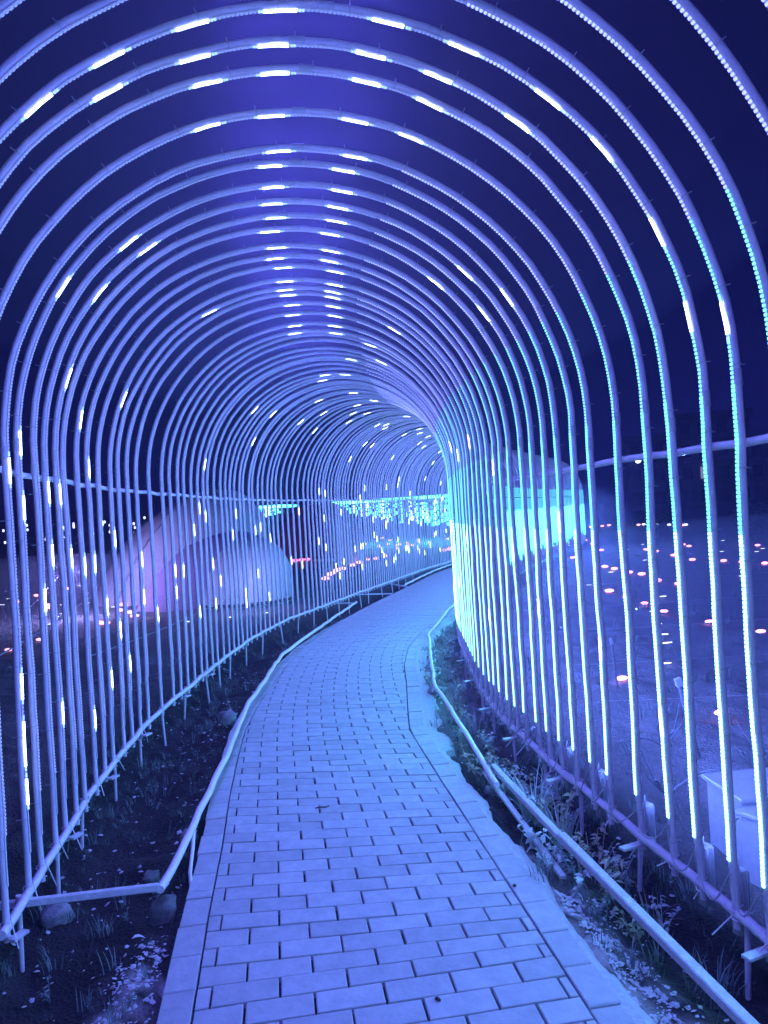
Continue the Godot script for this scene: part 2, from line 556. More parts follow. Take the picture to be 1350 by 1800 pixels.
func arches() -> void:
	var pipe_m := surf("pipe", Color(.78, .70, .75), Color(.90, .83, .87), .45, 3.0, 1.5)
	var tie_m := surf("tie", gray(.6), gray(.7), .5, 8.0, 1.0)
	var places := []
	for a in AHEAD:
		places.append(a)
	var last: float = AHEAD[-1]
	while last < 24.6:
		last += spacing(last) * cos(heading(last)) * rng.randf_range(.85, 1.15)
		places.append(last)
	var behind := 0
	var back := 1.12
	while back > -3.6:
		places.push_front(back)
		behind += 1
		back -= .21 * rng.randf_range(.9, 1.1)
	for step_n in places.size():
		var i := step_n - behind
		var k: int = i - 9
		var a: float = places[step_n]
		var turn := -heading(a)
		if i >= 0:
			arch_places.append([centre(a), a, turn])
		var root := thing("light_arch", "white pipe arch with LED strip, %s arch counted from the camera" % ordinal(i + 1) if i >= 0 else "white pipe arch with LED strip behind the viewpoint, outside the picture", "light arch", Vector3(centre(a), 0, -a), turn, "LED light arches over the path")
		# the pipe: bent by hand, so it wavers
		var shift := rng.randf_range(-.012, .012)
		var tall := rng.randf_range(-.012, .012)
		var lean := rng.randf_range(-.012, .012)
		var pts := PackedVector3Array()
		var step := .08 if a < 6.0 else (.13 if a < 12.0 else .2)
		var count := int(LENGTH / step)
		for j in count + 1:
			var s := LENGTH * j / count
			var p := arch_at(s)
			var w := .005 * noise.get_noise_2d(s * 1.1, k * 17.0) + .0025 * noise.get_noise_2d(s * 4.0, k * 31.0 + 7.0)
			var u := (p.y - FOOT) / 2.7
			pts.append(Vector3(p.x * (1.0 + w) + shift * u, p.y + tall * u + w * u, lean * u + .012 * noise.get_noise_2d(s * 1.1, k * 13.0 + 500.0)))
		var st := begin()
		tube(st, pts, [.0117], 8 if a < 6.0 else 6)
		part("pipe", st.commit(), pipe_m, root)
		var curve := Curve3D.new()
		curve.bake_interval = .05
		for p in pts:
			curve.add_point(p)
		var long := curve.get_baked_length()
		# backing of the strip, on the inner face all the way round
		st = begin()
		var steps := int(long / step)
		var prev := []
		for j in steps + 1:
			var s := clampf(long * j / steps, .18, long - .18)
			var f := frame(curve, s)
			var o := f.origin + f.basis.y * .0119
			var row := [o - f.basis.z * .0055, o + f.basis.z * .0055, o + f.basis.z * .0055 + f.basis.y * .0015, o - f.basis.z * .0055 + f.basis.y * .0015]
			if prev:
				quad(st, prev[2], prev[3], row[3], row[2], f.basis.y)
				quad(st, prev[1], prev[2], row[2], row[1], f.basis.z)
				quad(st, prev[0], prev[3], row[3], row[0], -f.basis.z)
			prev = row
		var strip := part("led_strip", st.commit(), surf("strip", gray(.7), gray(.8), .4, 5.0, .5), root)
		# lit lamps on the right-hand half: faint over the crown, stronger and greener down the leg
		var pitch := .04 if i < 0 else .0125 if a < 4.6 else (.016 if a < 7.0 else (.03 if a < 12.0 else .05))
		var zones := [begin(), begin(), begin(), begin(), begin(), begin(), begin()]
		var s := long * .5 + .42
		while s < long - .2:
			var f := frame(curve, s)
			var z := 0
			if f.origin.y < 2.2:
				z = 1
			if f.origin.y < 1.72:
				z = 2
			if f.origin.y < 1.3:
				z = 3
			var size := Vector3(pitch * (.54 if z < 2 else .68), .0045, .0082 if z < 2 else .0112)
			box(zones[z], Transform3D(f.basis, f.origin + f.basis.y * .0150), size, false)
			s += pitch
		s = .35  # left half is unlit; faint glow added for light caught on its edge
		while s < long * .5 + .4 and i >= 0:
			var f := frame(curve, s)
			box(zones[6], Transform3D(f.basis, f.origin + f.basis.y * .0150), Vector3(pitch * .6, .004, .007), false)
			s += pitch
		if a > 13.5:  # beyond the bend the strip shines on the outside of the leg too
			s = long * .5 + 1.75
			var low := rng.randf_range(.2, .42)
			while s < long - low:
				var f := frame(curve, s)
				var z := 4 if f.origin.y > 1.3 else 5
				box(zones[z], Transform3D(f.basis, f.origin - f.basis.y * .016), Vector3(.026 if z < 5 else rng.randf_range(.034, .048), .006, .02), true)
				s += .05
		var mesh := ArrayMesh.new()
		var zm := [glow("led_faint", Color(.26, .32, 1.0), 2.4), glow("led_mid", Color(.14, .6, 1.0), 2.6), glow("led_cyan", Color(.14, .9, 1.0), 2.3), glow("led_bright", Color(.30, 1.0, 1.05), 4.6), glow("led_teal", Color(.05, .6, .55), 2.4), glow("led_far", Color(.12, 1.0, .90), 4.5), glow("led_edge_glow", Color(.30, .38, 1.0), .5)]
		for z in ([0, 1, 2, 3, 4, 5, 6] if a > 13.5 else [0, 1, 2, 3, 6] if i >= 0 else [0, 1, 2, 3]):
			mesh = zones[z].commit(mesh)
			mesh.surface_set_material(mesh.get_surface_count() - 1, zm[z])
		var dots := part("led_dots", mesh, null, strip)
		dots.set_meta("kind", "stuff")
		# short runs of lamps lit white, wandering along the strip
		var runs: Array = LIT.get(k, []).duplicate()
		if k > 15 and k % 2 == 0:
			for n in rng.randi_range(1, 2):
				runs.append(rng.randf_range(.3, 3.4))
			for n in rng.randi_range(0, 1):
				runs.append(rng.randf_range(3.4, 4.4))
		elif k > -4:
			for n in (2 if k % 3 == 0 else (1 if k % 3 == 1 else 0)):
				runs.append(rng.randf_range(.35, 1.6))
		if k % 2 == 0:
				runs.append(rng.randf_range(4.9, 6.3))
		for r in runs:
			var c: float = r * long / LENGTH
			st = begin()
			var fade := begin()
			for e in [-.062, -.0535, .0535, .062]:
				var f := frame(curve, c + e)
				box(fade, Transform3D(f.basis, f.origin + f.basis.y * .0156), Vector3(.006, .004, .0075), false)
			var d := c - .045
			while d < c + .045:
				var f := frame(curve, d)
				box(st, Transform3D(f.basis, f.origin + f.basis.y * .0156), Vector3(.0068, .005, .0085), false)
				d += .0095
			var run := part("lit_led_run", st.commit(), glow("led_white", Color(.36, .5, 1.0), 18.0), root)
			part("fading_leds", fade.commit(), glow("led_fading", Color(.2, .35, 1.0), 2.6), run).set_meta("kind", "stuff")
		if a < 8.0 and i >= 0:
			for e in [1.62 + .05 * sin(k * 2.0), long * .5 + .06 * sin(k * 3.0), long - 1.6 + .05 * cos(k * 2.0)]:
				var f := frame(curve, e)
				st = begin()
				tube(st, PackedVector3Array([f.origin - f.basis.x * .024, f.origin + f.basis.x * .024]), [.0140], 8)
				part("coupling", st.commit(), tie_m, root)
		# cable ties, their tails standing off
		if a < 9.0 and i >= 0:
			st = begin()
			var e := .3
			while e < long - .1:
				var f := frame(curve, e)
				tube(st, PackedVector3Array([f.origin - f.basis.x * .002, f.origin + f.basis.x * .002]), [.0152], 8, false)
				box(st, Transform3D(f.basis.rotated(f.basis.x.normalized(), rng.randf_range(-.5, .5)), f.origin - f.basis.y * .02), Vector3(.0025, .016, .002))
				e += rng.randf_range(.2, .3)
			var ties := part("cable_ties", st.commit(), tie_m, root)
			ties.set_meta("kind", "stuff")
		# the light that the strip gives: one long lamp down the right leg, one over the crown
		var every := 1 if a < 5.0 else (2 if a < 8.0 else 6)
		if i < 0:
			every = 2
		var share: float = every * (spacing(a) / .205 if a > 6.25 else 1.0)
		if posmod(i, every) == 0:
			area(root, "strip_light", Vector3(HALF - .04, .62, 0), Vector3(0, PI / 2, 0), Vector2(.012, .9), Color(.09, .36, 1.0) if a < 4.2 else Color(.07, .55, .96), (.14 if a < 4.2 else .22) * share)
			area(root, "strip_light", Vector3(HALF - .04, 1.45, 0), Vector3(0, PI / 2, 0), Vector2(.012, .7), Color(.145, .18, 1.0), (.14 if a < 5.0 else .165) * share)
			area(root, "crown_light", Vector3(.0, SPRING + RISE - .09, 0), Vector3(-PI / 2, 0, 0), Vector2(.5, .012), Color(.125, .13, 1.0), .32 * share)
			if posmod(i, 2) == 0 and a > -1.5:  # added fills, no lamps there: for the outer field and the mist above
				area(root, "added_field_light", Vector3(HALF + .03, .9, 0), Vector3(0, -PI / 2, 0), Vector2(.012, 1.3), Color(.11, .20, 1.0), .68 * maxf(share, 2.0))
				area(root, "added_mist_light", Vector3(.0, SPRING + RISE + .04, 0), Vector3(PI / 2, 0, 0), Vector2(.5, .012), Color(.13, .13, 1.0), .25 * maxf(share, 2.0))

func mist() -> void:
	for d in [["mist_above_crown", Vector3(-.15, 3.0, -3.6), Vector3(4.4, 2.0, 8.0), .028, "thin lit mist hanging above the crown of the nearest arches"], ["mist_above_crown_core", Vector3(-.15, 2.95, -3.5), Vector3(3.2, 1.5, 6.4), .022, "denser middle of the mist above the crown"], ["mist_above_crown_heart", Vector3(-.15, 2.95, -3.3), Vector3(2.2, 1.1, 5.2), .022, "densest middle of the mist above the crown"], ["field_mist", Vector3(5.6, -.2, -10.0), Vector3(8.6, 2.6, 17.0), .04, "low bluish mist over the field outside the right wall"], ["left_field_mist", Vector3(-5.6, -.2, -11.0), Vector3(7.6, 2.6, 17.0), .03, "low bluish mist over the field behind the left wall"], ["far_mist", Vector3(4.3, .7, -20.0), Vector3(3.6, 2.6, 8.0), .06, "glowing mist round the far cyan end of the tunnel"]]:
		var f := FogVolume.new()
		f.name = d[0]
		f.shape = RenderingServer.FOG_VOLUME_SHAPE_ELLIPSOID
		f.size = d[2]
		var m := FogMaterial.new()
		m.density = d[3]
		m.albedo = Color(.9, .88, 1.0)
		f.material = m
		add_child(f)
		f.position = d[1]
		tag(f, d[4], "mist")
		f.set_meta("kind", "stuff")

func area(root: Node, called: String, at: Vector3, rot: Vector3, size: Vector2, c: Color, e: float) -> void:
	var l := AreaLight3D.new()
	l.name = called
	l.area_size = size
	l.light_color = c.linear_to_srgb()
	l.light_energy = e
	l.shadow_enabled = true
	l.area_range = 12.0
	l.area_attenuation = 2.0
	root.add_child(l, true)
	l.position = at
	l.rotation = rot

# axes at distance s along a strip: x along it, y towards the middle of the arch, z across
func frame(curve: Curve3D, s: float) -> Transform3D:
	var p := curve.sample_baked(s)
	var t := (curve.sample_baked(s + .02) - curve.sample_baked(s - .02)).normalized()
	var inward := (Vector3(0, minf(p.y, SPRING), p.z) - p)
	inward = (inward - t * inward.dot(t)).normalized()
	return Transform3D(Basis(t, inward, t.cross(inward)), p)

# ------------------------------------------------------------------ bars, rails and beams
func at(x: float, y: float, a: float) -> Vector3:
	return Vector3(x, y, -a)

# point of a wall's pole line: side -1 left, 1 right
func wall_at(a: float, side: float, out: float, y: float) -> Vector3:
	var h := heading(a)
	return Vector3(centre(a) + cos(h) * (HALF + out) * side, y, -(a - sin(h) * (HALF + out) * side))

func wavy(pts: PackedVector3Array, amount: float, sd: float) -> PackedVector3Array:
	var out := PackedVector3Array()
	for i in pts.size() - 1:
		var n := maxi(1, int(pts[i].distance_to(pts[i + 1]) / .12))
		for k in n:
			var p := pts[i].lerp(pts[i + 1], float(k) / n)
			out.append(p + Vector3(noise.get_noise_2d(p.z * 1.7, sd), noise.get_noise_2d(p.z * 2.3, sd + 9.0), 0) * amount)
	out.append(pts[-1])
	return out

func beam(st: SurfaceTool, a: Vector3, b: Vector3, w: float, h: float, roll := 0.0) -> void:
	var z := (a - b).normalized()
	var x := Vector3.UP.cross(z).normalized()
	var bs := Basis(x, z.cross(x), z).rotated(z, roll)
	bevel_box(st, Transform3D(bs, (a + b) * .5), Vector3(w, h, a.distance_to(b)), minf(w, h) * .12)

func rails() -> void:
	var wood := surf("lath", gray(.5), gray(.72), .6, 2.0, 2.5, false)
	var pipe_m: StandardMaterial3D = mats["pipe"]
	for side in [-1.0, 1.0]:
		var where := "left" if side < 0.0 else "right"
		# the bar at chest height, outside the poles
		var pts := PackedVector3Array()
		var a := -3.6
		while a < 24.3:
			pts.append(wall_at(a, side, .026, 1.665 if side < 0.0 else 1.565))
			a += .25
		var bar := thing("wall_bar", "long pale bar tied across the outside of the %s wall of poles above eye height" % where, "bar", Vector3.ZERO)
		var st := begin()
		tube(st, wavy(pts, .012, 3.0 * side), [.0125], 8)
		part("bar", st.commit(), pipe_m, bar)
		st = begin()
		for p in arch_places:
			if p[1] < 9.0:
				var q := wall_at(p[1], side, .012, 1.665 if side < 0.0 else 1.565)
				tube(st, PackedVector3Array([q + Vector3(0, -.012, .012), q + Vector3(0, .012, -.012)]), [.03, .03], 6, false)
		# foot rail that the poles stand on, with the stakes that carry it
		pts = PackedVector3Array()
		a = -3.6 if side > 0.0 else 2.66
		while a < 24.3:
			pts.append(wall_at(a, side, 0.0, .145))
			a += .25
		var foot := thing("foot_rail", "low pale rail on stakes at the foot of the %s wall of poles" % where, "rail", Vector3.ZERO)
		st = begin()
		tube(st, wavy(pts, .014, 5.0 * side), [.0165], 8)
		part("rail", st.commit(), pipe_m, foot)
		a = 1.2 if side > 0.0 else 2.9
		var n := 0
		while a < 16.0:
			var p := wall_at(a, side, .016, .16)
			st = begin()
			tube(st, PackedVector3Array([p, p + Vector3(rng.randf_range(-.03, .03), -.34, rng.randf_range(-.02, .02))]), [.010, .008], 6)
			part("stake", st.commit(), pipe_m, foot)
			a += rng.randf_range(.42, .7)
		for p in arch_places:  # a wire wound round rail and pole, and here and there a scrap of lath under it
			if p[1] > 7.0:
				continue
			var q := wall_at(p[1], side, 0.0, .145)
			st = begin()
			var loop := PackedVector3Array()
			for k in 14:
				var t := k / 13.0 * TAU * 2.0
				loop.append(q + Vector3(cos(t) * .019, (k / 13.0 - .5) * .05, sin(t) * .019))
			loop.append(q + Vector3(rng.randf_range(-.08, .08), rng.randf_range(-.08, .0), rng.randf_range(-.05, .05)))
			tube(st, loop, [.0022], 5)
			part("tie_wire", st.commit(), pipe_m, foot)
			n += 1
			if n % 4 == 1:
				st = begin()
				beam(st, q + Vector3(-.06 * side - .03, -.026, .03), q + Vector3(.05, -.026, -.03), .032, .010)
				part("lath_scrap", st.commit(), wood, foot)
	# low rails along the two edges of the path
	for d in [
		["low_rail", "low pale pipe rail along the near left path edge, ending on a stone", [at(-.915, .075, 2.87), at(-.925, .10, 3.43), at(-.97, .10, 4.26), at(-1.07, .10, 5.55), at(-1.075, .10, 7.6), at(-.87, .10, 9.15), at(-.5, .10, 11.7)], .0165],
		["low_rail", "thin pale rail along the far left edge of the path where it bends away", [at(.29, .10, 14.0), at(.85, .11, 16.2), at(1.40, .09, 18.2), at(2.2, .09, 20.0)], .018],
		["low_rail", "pale pipe rail among leafy weeds on the right verge, with a kink", [at(.47, .06, 3.78), at(.42, .075, 4.40), at(.305, .085, 5.95), at(.40, .09, 8.3), at(.80, .08, 10.4), at(1.3, .08, 12.5)], .0145],
		["bent_rod", "thin bent rod leaning from the ground to the low rail beside the left border stones", [at(-.855, -.09, 3.06), at(-.87, .03, 3.1), at(-.92, .085, 3.4), at(-.955, .10, 3.85)], .008],
	]:
		var st := begin()
		tube(st, wavy(PackedVector3Array(d[2]), .012, 21.0), [d[3]], 8)
		tag(part(d[0], st.commit(), pipe_m), d[1], "rail" if d[0] == "low_rail" else "rod")
	for d in [
		["cross_bar", "square pale bar from the left foot rail to the low rail at a stone", at(-1.47, .13, 2.70), at(-.92, .085, 2.87), .026, .026],
		["cross_bar", "thin pale crossbar from the left foot rail to the rail end where the path bends", at(-1.0, .12, 11.6), at(-.5, .10, 11.6), .03, .02],
		["cross_bar", "pale crossbar with a leg reaching from the left wall to the path beyond the bend", at(-.62, .13, 12.55), at(.05, .08, 12.8), .03, .02],
		["cross_bar", "farthest pale crossbar from the left wall towards the path", at(-.1, .14, 14.3), at(.33, .10, 13.6), .03, .02],
		["beam", "square pale beam lying on the right verge, running towards the camera", at(.95, .05, 1.45), at(.635, .075, 3.12), .034, .034],
		["beam", "second square beam half hidden by grass on the right verge, behind the nearer one", at(.65, .06, 3.05), at(.49, .06, 4.05), .030, .030],
		["lath", "thin wooden lath lying across the right verge under the grass tuft", at(.445, .03, 4.05), at(.60, -.015, 2.96), .026, .014],
	]:
		var st := begin()
		beam(st, d[2], d[3], d[4], d[5], .1)
		tag(part(d[0], st.commit(), wood), d[1], String(d[0]).replace("_", " "))

# ------------------------------------------------------------------ stones and crumbs
func rock(r: Vector3, sd: float, rough := .55) -> ArrayMesh:
	var st := begin()
	var rows := 9
	var cols := 12
	for i in rows + 1:
		for j in cols:
			var la := PI * i / rows - PI / 2
			var lo := TAU * j / cols
			var d := Vector3(cos(la) * cos(lo), sin(la), cos(la) * sin(lo))
			var k := 1.0 + rough * noise.get_noise_3d(d.x * 1.1 + sd * 7.0, d.y * 1.1, d.z * 1.1) + rough * .4 * noise.get_noise_3d(d.x * 3.0, d.y * 3.0 + sd * 3.0, d.z * 3.0)
			# flattened facets
			d = d.sign() * Vector3(pow(absf(d.x), .6), pow(absf(d.y), .6), pow(absf(d.z), .6))
			st.add_vertex(d * r * k)
	for i in rows:
		for j in cols:
			var a := i * cols + j
			var b := i * cols + (j + 1) % cols
			for k in [a, b, a + cols, b, b + cols, a + cols]:
				st.add_index(k)
	st.generate_normals()
	return st.commit()

func stones() -> void:
	var m := surf("stone", gray(.22), gray(.42), .9, 4.0, 6.0)
	var dark := surf("dark_stone", gray(.10), gray(.2), .9, 4.0, 6.0)
	var list := [
		["rough stone under the corner of the left low rail", Vector2(-.925, 2.93), Vector3(.05, .06, .05), dark],
		["smooth grey stone on the ground behind the square bar at left", Vector2(-1.38, 3.02), Vector3(.055, .045, .045), m],
		["pale block leaning against the left low rail", Vector2(-1.22, 5.6), Vector3(.07, .06, .06), m],
		["flat pale stone under the right beam, beside the grass tuft", Vector2(.5, 4.0), Vector3(.07, .035, .05), m],
		["second pale stone touching the flat one behind the grass tuft", Vector2(.585, 3.93), Vector3(.06, .04, .045), m],
		["round pale stone beside the left border stones, behind the bent rod", Vector2(-1.0, 3.62), Vector3(.035, .03, .03), m],
		["pale stone where the right rail kinks", Vector2(.335, 6.1), Vector3(.06, .05, .07), m],
		["small dark stone between the left wall and the rail corner", Vector2(-1.06, 3.2), Vector3(.035, .025, .03), dark],
	]
	for i in list.size():
		var d: Array = list[i]
		var o := part("stone", rock(d[2], i + 1.0), d[3])
		o.position = at(d[1].x, soil(d[1].x, d[1].y) + d[2].y * .5, d[1].y)
		o.rotation.y = rng.randf() * TAU
		tag(o, d[0], "stone", "stones beside the path")
	var twig: StandardMaterial3D = surf("twig", gray(.03), gray(.06), .8, 9.0, 1.0)
	var chaff: StandardMaterial3D = surf("chaff", gray(.55), gray(.7), .8, 9.0, 1.0)
	for d in [["dark bent twig lying on the bricks at mid-path", Vector2(-.39, 3.78), .07, .003, twig, .4], ["single pale straw lying on the bricks below the twig", Vector2(-.36, 3.52), .075, .0016, chaff, -.5], ["small dark pebble-like leaf scrap by the right joint line", Vector2(.40, 2.88), .016, .005, twig, 1.0], ["thin white straw on the left border stone by the rail end", Vector2(-.80, 3.0), .09, .0016, chaff, .25], ["dark seed husk on a brick near the bottom edge", Vector2(.07, 2.24), .012, .005, twig, 0.0]]:
		var ts := begin()
		var tp := PackedVector3Array()
		for k in 5:
			tp.append(Vector3((k / 4.0 - .5) * d[2], .003 + .004 * sin(k * 1.3), .15 * d[2] * sin(k * .8)))
		tube(ts, tp, [d[3]], 5)
		var o := part("twig" if d[4] == twig else "straw", ts.commit(), d[4])
		o.position = at(d[1].x, .002, d[1].y)
		o.rotation.y = d[5]
		tag(o, d[0], "twig" if d[4] == twig else "straw")
	# crumbs of plaster
	var st := begin()
	for k in 5:
		var a0 := TAU * k / 5
		var a1 := TAU * (k + 1) / 5
		tri(st, Vector3(0, .3, 0), Vector3(cos(a0), 0, sin(a0)), Vector3(cos(a1), 0, sin(a1)), Vector3(cos((a0 + a1) / 2) * .4, .9, sin((a0 + a1) / 2) * .4).normalized())
	var chip := st.commit()
	var spots := []
	for i in 3000:
		var x := 0.0
		var a := 0.0
		if i % 3 < 2:
			a = rng.randf_range(1.7, 2.9)
			x = along(RIGHT_IN, a) + .16 + absf(rng.randfn()) * .085
		else:
			a = rng.randf_range(1.9, 2.75)
			x = along(LEFT_IN, a) - .22 - (2.4 - a) * .35 + rng.randfn() * .07
		spots.append(Transform3D(Basis.from_euler(Vector3(rng.randf_range(-.5, .5), rng.randf() * TAU, rng.randf_range(-.5, .5))).scaled(Vector3.ONE * (.0035 + .009 * pow(rng.randf(), 3.0))), at(x, soil(x, a) + .001, a)))
	for i in 900:
		var a := rng.randf_range(2.2, 8.0)
		var x := along(LEFT_IN, a) - .13 - absf(rng.randf()) * .6
		if i % 3 == 0:
			x = along(RIGHT_IN, a) + .15 + rng.randf() * .5
		spots.append(Transform3D(Basis.from_euler(Vector3(rng.randf_range(-.5, .5), rng.randf() * TAU, rng.randf_range(-.5, .5))).scaled(Vector3.ONE * (.004 + .012 * pow(rng.randf(), 3.0))), at(x, soil(x, a) + .001, a)))
	scatter("rubble", chip, spots, surf("plaster", gray(.42), gray(.78), .95, 9.0, 3.0), "pale crumbs of plaster and rubble on the soil beside the path", "rubble")
	var leaf := begin()
	leaf_shape(leaf, Transform3D(), .05, .02, .01)
	var o := part("fallen_leaf", leaf.commit(), surf("dry_leaf", gray(.6), gray(.75), .8, 9.0, 1.0))
	o.position = at(-.985, soil(-.985, 2.72) + .012, 2.74)
	o.rotation.y = .5
	tag(o, "single pale fallen leaf on the soil left of the path, near the bottom edge", "leaf")

func scatter(called: String, mesh: Mesh, spots: Array, m: Material, label: String, category: String) -> void:
	var mm := MultiMesh.new()
	mm.transform_format = MultiMesh.TRANSFORM_3D
	mm.mesh = mesh
	mm.instance_count = spots.size()
	for i in spots.size():
		mm.set_instance_transform(i, spots[i])
	var o := MultiMeshInstance3D.new()
	o.name = numbered(called)
	o.multimesh = mm
	o.material_override = m
	add_child(o)
	tag(o, label, category)
	o.set_meta("kind", "stuff")

# ------------------------------------------------------------------ plants
func leaf_shape(st: SurfaceTool, t: Transform3D, long: float, wide: float, curl: float) -> void:
	# lies along x from its stalk, folded along the middle and bent down at its tip
	var n := 4
	var prev := []
	for i in n + 1:
		var u := float(i) / n
		var w := wide * sin(PI * pow(u, .8)) * .5 + .0006
		var y := curl * (u - u * u * 1.8) * 2.0
		var row := [t * Vector3(u * long, y + w * .35, -w), t * Vector3(u * long, y, 0), t * Vector3(u * long, y + w * .35, w)]
		if prev:
			for k in 2:
				quad(st, prev[k], prev[k + 1], row[k + 1], row[k], ((row[k] - prev[k]).cross(prev[k + 1] - prev[k])).normalized() * signf(((row[k] - prev[k]).cross(prev[k + 1] - prev[k])).dot(t.basis.y) + 1e-9))
		prev = row

func blade(st: SurfaceTool, root: Vector3, dir: float, long: float, droop: float, wide: float) -> void:
	var p := root
	var el := 1.45
	var prev := []
	var n := 6
	var side := Vector3(-sin(dir), 0, cos(dir))
	for i in n + 1:
		var u := float(i) / n
		var w := wide * (1.0 - pow(u, 1.6)) * .5 + .0003
		var row := [p - side * w, p + side * w]
		if prev:
			quad(st, prev[0], prev[1], row[1], row[0], ((prev[1] - prev[0]).cross(row[0] - prev[0])).normalized())
		prev = row
		p += Vector3(cos(dir) * cos(el), sin(el), sin(dir) * cos(el)) * long / n
		el -= droop / n * (.5 + u)

func tuft(count: int, tall: float, spread: float, wide: float) -> ArrayMesh:
	var st := begin()
	for i in count:
		var d := rng.randf() * TAU
		var r := sqrt(rng.randf()) * spread
		blade(st, Vector3(cos(d) * r, -.01, sin(d) * r), d + rng.randf_range(-.6, .6), tall * rng.randf_range(.45, 1.0), rng.randf_range(.4, 2.1), wide * rng.randf_range(.6, 1.2))
	return st.commit()

func weed(tall: float, leaves: int, leaf: float) -> ArrayMesh:
	var st := begin()
	for s in 3:
		var d := rng.randf() * TAU
		var tip := Vector3(cos(d) * tall * .5, tall * rng.randf_range(.6, 1.0), sin(d) * tall * .5)
		tube(st, PackedVector3Array([Vector3(0, -.01, 0), tip * .5 + Vector3(0, tall * .08, 0), tip]), [.0022, .0018, .001], 5, false)
		for i in leaves:
			var u := rng.randf_range(.2, 1.0)
			var p := tip * u + Vector3(0, tall * .16 * u * (1.0 - u), 0)
			var b := Basis(Vector3.UP, rng.randf() * TAU) * Basis(Vector3.BACK, rng.randf_range(-.5, .6)) * Basis(Vector3.RIGHT, rng.randf_range(-.6, .6))
			leaf_shape(st, Transform3D(b, p), leaf * rng.randf_range(.6, 1.2), leaf * rng.randf_range(.35, .55), leaf * .2)
	return st.commit()

func plant_mat(key: String, a: Color, b: Color) -> StandardMaterial3D:
	var m := surf(key, a, b, .55, 6.0, 1.0)
	m.cull_mode = BaseMaterial3D.CULL_DISABLED
	m.backlight_enabled = true
	m.backlight = Color(.35, .35, .35)
	return m

func plants() -> void:
	var green := plant_mat("green", Color(.12, .19, .16), Color(.26, .34, .30))
	var pale := plant_mat("pale_green", Color(.45, .52, .5), Color(.68, .74, .7))
	var straw := plant_mat("straw", Color(.32, .28, .2), Color(.5, .46, .36))
	# named tufts of grass
	var big := [
		["largest tuft of long grass blades, arching over the right beam", .62, 3.62, 64, .32, .06, .009, pale],
		["long grass tuft just in front of the largest one, leaning to the wall", .70, 3.42, 44, .27, .05, .008, pale],
		["sparse dry grass stalks beside the right beam below the large tufts", .74, 3.05, 18, .24, .06, .004, straw],
		["grass tuft behind the largest one, close to the foot rail", .76, 3.9, 36, .24, .05, .008, pale],
		["short dark grass tuft between the beam and the border stones", .53, 2.98, 26, .14, .05, .005, green],
		["dry twiggy grass on the verge near the white boxes", .86, 2.75, 20, .2, .06, .004, straw],
		["dark spiky grass clump on the rubble beside the right border stones", .68, 2.42, 30, .12, .03, .006, green],
		["dark grass clump at the right edge under the beam", .92, 2.35, 28, .16, .05, .006, green],
		["grass tuft among leafy weeds beside the right kink of the rail", .52, 5.2, 28, .18, .05, .006, pale],
		["upright pale grass by the right rail before the bend", .56, 6.4, 36, .22, .08, .007, pale],
	]
	for g in big:
		var o := part("grass_tuft", tuft(g[3], g[4], g[5], g[6]), g[7])
		o.position = at(g[1], soil(g[1], g[2]), g[2])
		tag(o, g[0], "grass tuft", "grass tufts on the right verge")
	# leafy weeds, one object each
	var kinds := []
	for k in 4:
		kinds.append(weed(.12 + .03 * k, 11, .024 + .005 * k))
	var clumps := [[], [], [], []]
	for i in 110:
		var a := lerpf(2.7, 10.0, pow(i / 110.0, 1.3)) + rng.randf_range(-.1, .1)
		var x := along(RIGHT_IN, a) + .2 + rng.randf() * (.28 if a < 4.6 else .5)
		clumps[i % 4].append(Transform3D(Basis(Vector3.UP, rng.randf() * TAU).scaled(Vector3.ONE * rng.randf_range(.7, 1.2)), at(x, soil(x, a), a)))
	for i in 14:
		var a := rng.randf_range(2.3, 6.0)
		var x := along(LEFT_IN, a) - .2 - rng.randf() * .4
		clumps[0].append(Transform3D(Basis(Vector3.UP, rng.randf() * TAU).scaled(Vector3.ONE * rng.randf_range(.4, .75)), at(x, soil(x, a), a)))
	for k in 4:
		scatter("leafy_weeds", kinds[k], clumps[k], [green, pale, pale, straw][k], ["darkest green leafy weeds on the soil strips both sides of the path", "paler leafy weeds along the right verge, the shortest kind", "paler leafy weeds along the right verge, the taller kind", "straw-coloured dry weeds along the right verge"][k], "weeds")
	# what grows too thick to count
	var tiny := tuft(7, .09, .03, .004)
	var spots := []
	for i in 2600:
		var a := rng.randf_range(1.2, 11.0)
		var x := along(RIGHT_IN, a) + .16 + rng.randf() * .75
		if i % 5 < 2:
			x = along(LEFT_IN, a) - .14 - rng.randf() * .75
		if noise.get_noise_2d(x * 2.0, a * 2.0) < -.08:
			continue
		spots.append(Transform3D(Basis(Vector3.UP, rng.randf() * TAU).scaled(Vector3.ONE * rng.randf_range(.4, 1.1)), at(x, soil(x, a), a)))
	scatter("verge_grass", tiny, spots, green, "short dark grass and seedlings covering the soil strips beside the path", "grass")
	spots = []
	for i in 5000:
		var a := rng.randf_range(2.0, 30.0)
		var x := rng.randf_range(-14.0, 16.0)
		if absf(x - centre(clampf(a, .5, 25.0))) < 1.6:
			continue
		spots.append(Transform3D(Basis(Vector3.UP, rng.randf() * TAU).scaled(Vector3.ONE * rng.randf_range(.8, 2.0)), at(x, soil(x, a), a)))
	scatter("field_grass", tiny, spots, green, "thin grass scattered over the dark field on both sides of the tunnel", "grass")

